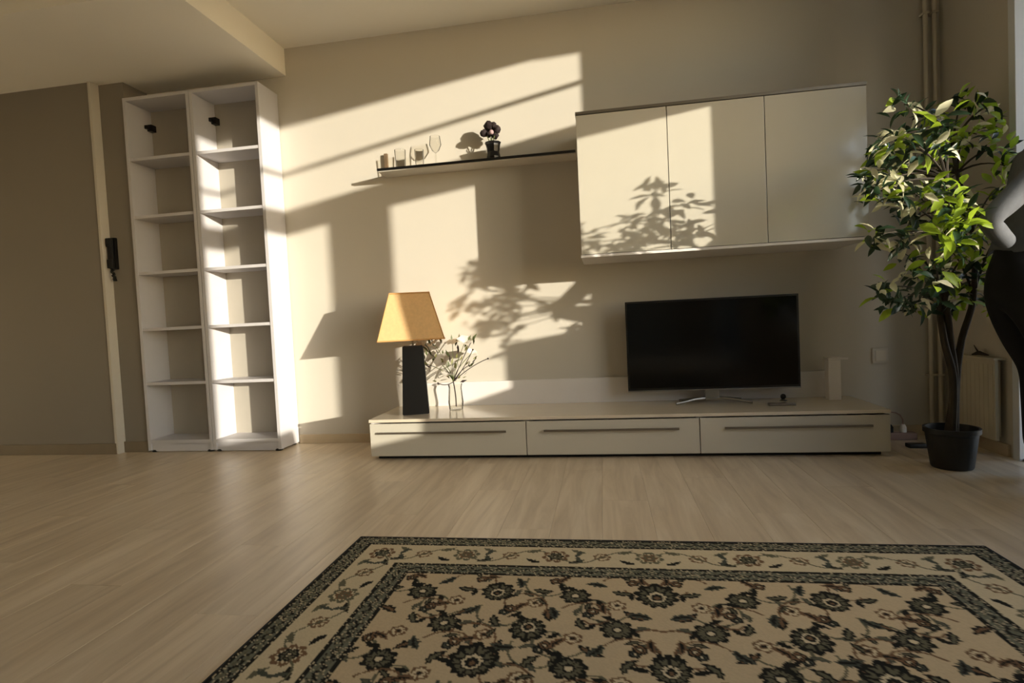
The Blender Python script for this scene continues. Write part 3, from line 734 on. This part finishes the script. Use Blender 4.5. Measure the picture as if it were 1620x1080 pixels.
for dist, mt, kind in placed[300:]:
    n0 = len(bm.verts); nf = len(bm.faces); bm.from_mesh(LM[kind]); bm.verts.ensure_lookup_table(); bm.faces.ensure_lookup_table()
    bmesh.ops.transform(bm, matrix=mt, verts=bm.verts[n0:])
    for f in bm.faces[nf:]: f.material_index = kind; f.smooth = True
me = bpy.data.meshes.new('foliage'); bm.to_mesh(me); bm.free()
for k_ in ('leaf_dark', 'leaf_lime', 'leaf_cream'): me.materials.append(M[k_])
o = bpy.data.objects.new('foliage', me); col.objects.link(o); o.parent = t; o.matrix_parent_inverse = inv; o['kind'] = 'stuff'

# ------------------------------------------------------------------ person in the balcony doorway, facing out, cut by the frame
def skin(name, nodes, edges, material, parent, sub_=2, root=0):
    me = bpy.data.meshes.new(name); me.from_pydata([n[:3] for n in nodes], edges, [])
    o = bpy.data.objects.new(name, me); col.objects.link(o)
    md = o.modifiers.new('skin', 'SKIN'); md.use_smooth_shade = True; md.branch_smoothing = .6
    for i, n in enumerate(nodes):
        v = me.skin_vertices[0].data[i]; v.radius = (n[3], n[4] if len(n) > 4 else n[3]); v.use_root = (i == root)
    s = o.modifiers.new('sub', 'SUBSURF'); s.levels = sub_; s.render_levels = sub_
    dg = bpy.context.evaluated_depsgraph_get(); dg.update()
    m2 = bpy.data.meshes.new_from_object(o.evaluated_get(dg)); col.objects.unlink(o); bpy.data.objects.remove(o)
    m2.materials.clear(); m2.materials.append(material)
    for p in m2.polygons: p.use_smooth = True
    o2 = bpy.data.objects.new(name, m2); col.objects.link(o2); o2.parent = parent
    o2.matrix_parent_inverse = Matrix.Translation(parent.location).inverted()
    return o2
HX, HY = 1.715, -.97
t = thing('person', 'person in grey top and black trousers at the right edge with elbow bent back', 'person', (HX, HY, 0))
EL = at(1563, 350, 1, -1.15); SH = Vector((HX+.12, HY-.165, 1.37)); WR = at(1596, 388, 1, -1.07)
MA = (SH+EL)/2 + Vector((-.012, 0, .012)); FA = (EL+WR)/2
nb = [(HX, HY, .93, .10), (HX+.05, HY, 1.06, .085), (HX+.09, HY, 1.2, .085), (HX+.13, HY, 1.34, .085), (HX+.16, HY, 1.44, .06), (HX+.19, HY, 1.52, .05), (HX+.22, HY, 1.60, .075), (HX+.23, HY, 1.69, .085), (HX+.23, HY, 1.75, .06),
      # near arm (towards camera)
      tuple(SH)+(.045,), tuple(MA)+(.036,), tuple(EL)+(.030,), tuple(FA)+(.026,), tuple(WR)+(.020,),
      # far arm
      (HX+.14, HY+.16, 1.38, .045), (HX+.13, HY+.20, 1.24, .036), (HX+.12, HY+.20, 1.12, .030), (HX+.22, HY+.16, 1.09, .026), (HX+.32, HY+.12, 1.10, .02),
      # legs
      (HX, HY-.09, .86, .09), (HX+.05, HY-.10, .68, .075), (HX+.10, HY-.10, .48, .055), (HX+.08, HY-.10, .30, .05), (HX+.06, HY-.10, .10, .035),
      (HX, HY+.09, .86, .09), (HX+.07, HY+.10, .68, .075), (HX+.14, HY+.10, .48, .055), (HX+.14, HY+.10, .30, .05), (HX+.14, HY+.10, .10, .035)]
eb = [(0, 1), (1, 2), (2, 3), (3, 4), (4, 5), (5, 6), (6, 7), (7, 8), (3, 9), (9, 10), (10, 11), (11, 12), (12, 13), (3, 14), (14, 15), (15, 16), (16, 17), (17, 18), (0, 19), (19, 20), (20, 21), (21, 22), (22, 23), (0, 24), (24, 25), (25, 26), (26, 27), (27, 28)]
body = skin('body', nb, eb, M['skin'], t)
# face features
bm = bmesh.new(); hc = Vector((HX+.23, HY, 1.66))
tube(bm, [hc+Vector((.075, 0, .02)), hc+Vector((.098, 0, -.01)), hc+Vector((.085, 0, -.022))], [.008, .013, .01], 8)
obj('nose', bm, M['skin'], t, True)
bm = bmesh.new()
for s in (-1, 1): ball(bm, hc+Vector((.072, s*.032, .018)), .011)
obj('eyes', bm, M['eye'], t, True)
bm = bmesh.new(); ball(bm, hc+Vector((.076, 0, -.048)), .02, .5, 1, .3); obj('mouth', bm, M['bloom'], t, True)
bm = bmesh.new()
for s in (-1, 1): ball(bm, hc+Vector((-.0, s*.082, -.0)), .028, .7, .35, 1.1)
obj('ears', bm, M['skin'], t, True)
bm = bmesh.new(); ball(bm, hc+Vector((-.012, 0, .032)), .108, .98, .92, 1.0, 20)
for v in list(bm.verts):
    q = v.co-hc
    if q.x > .052 and q.z < .075: bm.verts.remove(v)
bmh = obj('hair', bm, M['hair'], t, True)
# hands: palm and five fingers
def hand(c, fw, up, side, nm):
    fw = fw.normalized(); up = (up-fw*up.dot(fw)).normalized(); lt = fw.cross(up)*side
    P = lambda a, b, c_: tuple(c+fw*a+lt*b+up*c_)
    nodes = [P(0, 0, 0)+(.024,), P(.045, 0, 0)+(.028,)]; edges = [(0, 1)]
    for k_, (b0, L1) in enumerate(((-.030, .072), (-.010, .082), (.011, .078), (.031, .062))):
        i0 = len(nodes); nodes += [P(.06, b0, 0)+(.0105,), P(.06+L1*.45, b0*1.1, -.008)+(.0095,), P(.06+L1*.8, b0*1.1, -.024)+(.0088,), P(.06+L1*.95, b0*1.05, -.040)+(.0075,)]
        edges += [(1, i0), (i0, i0+1), (i0+1, i0+2), (i0+2, i0+3)]
    i0 = len(nodes); nodes += [P(.018, -.036, -.008)+(.012,), P(.045, -.056, -.018)+(.011,), P(.07, -.060, -.03)+(.009,)]
    edges += [(0, i0), (i0, i0+1), (i0+1, i0+2)]
    skin(nm, nodes, edges, M['skin'], t, 1)
hand(WR+Vector((.055, .05, -.01)), Vector((.15, .6, -1)), Vector((0, -1, 0)), 1, 'hand')
hand(Vector((HX+.32, HY+.12, 1.10)), Vector((1, -.2, .1)), Vector((0, 0, 1)), -1, 'hand')
# clothes
bm = bmesh.new(); rg = []
for cx_, z_, rx_, ry_ in ((.035, .978, .118, .160), (.04, .988, .124, .164), (.06, 1.05, .122, .155), (.10, 1.20, .122, .158), (.135, 1.32, .125, .175), (.15, 1.39, .112, .172), (.16, 1.43, .085, .125), (.17, 1.47, .058, .068), (.18, 1.49, .054, .060)):
    rg.append([bm.verts.new((HX+cx_+rx_*math.cos(a_*PI/16)*(1+.02*math.sin(a_*2.2+z_*30)), HY+ry_*math.sin(a_*PI/16), z_+.012*math.sin(a_*.9)*(z_ < 1.0))) for a_ in range(32)])
for q in range(len(rg)-1):
    for a_ in range(32): bm.faces.new((rg[q][a_], rg[q][(a_+1) % 32], rg[q+1][(a_+1) % 32], rg[q+1][a_]))
o = obj('grey_top', bm, M['shirt'], t, True); q = o.modifiers.new('s', 'SUBSURF'); q.levels = q.render_levels = 1
skin('sleeve', [(HX+.13, HY-.10, 1.37, .06), tuple(SH)+(.060,), tuple(MA)+(.050,), tuple(EL)+(.043,), tuple(FA)+(.037,), tuple(FA*.1+WR*.9+Vector((.01, .01, 0)))+(.034,)], [(0, 1), (1, 2), (2, 3), (3, 4), (4, 5)], M['shirt'], t)
skin('sleeve', [(HX+.14, HY+.10, 1.38, .06), (HX+.14, HY+.16, 1.385, .058), (HX+.13, HY+.20, 1.24, .050), (HX+.12, HY+.20, 1.12, .042), (HX+.21, HY+.165, 1.09, .036), (HX+.27, HY+.14, 1.095, .031)], [(0, 1), (1, 2), (2, 3), (3, 4), (4, 5)], M['shirt'], t)
nt_ = [(HX+.035, HY, 1.10, .085, .085), (HX+.02, HY, 1.0, .115, .12), (HX-.01, HY, .88, .135, .15),
       (HX-.01, HY-.09, .80, .12), (HX+.05, HY-.10, .64, .09), (HX+.10, HY-.10, .48, .075), (HX+.085, HY-.10, .30, .068), (HX+.06, HY-.10, .09, .062),
       (HX+.0, HY+.09, .80, .115), (HX+.07, HY+.10, .64, .09), (HX+.14, HY+.10, .48, .075), (HX+.14, HY+.10, .30, .068), (HX+.14, HY+.10, .09, .062)]
et = [(0, 1), (1, 2), (2, 3), (3, 4), (4, 5), (5, 6), (6, 7), (2, 8), (8, 9), (9, 10), (10, 11), (11, 12)]
skin('trousers', nt_, et, M['trousers'], t)
for dy, dx in ((-.10, .06), (.10, .14)):
    skin('shoe', [(HX+dx-.05, HY+dy, .045, .042), (HX+dx+.03, HY+dy, .045, .046), (HX+dx+.12, HY+dy*1.1, .038, .038), (HX+dx+.18, HY+dy*1.15, .034, .030)], [(0, 1), (1, 2), (2, 3)], M['shoe'], t, 2)
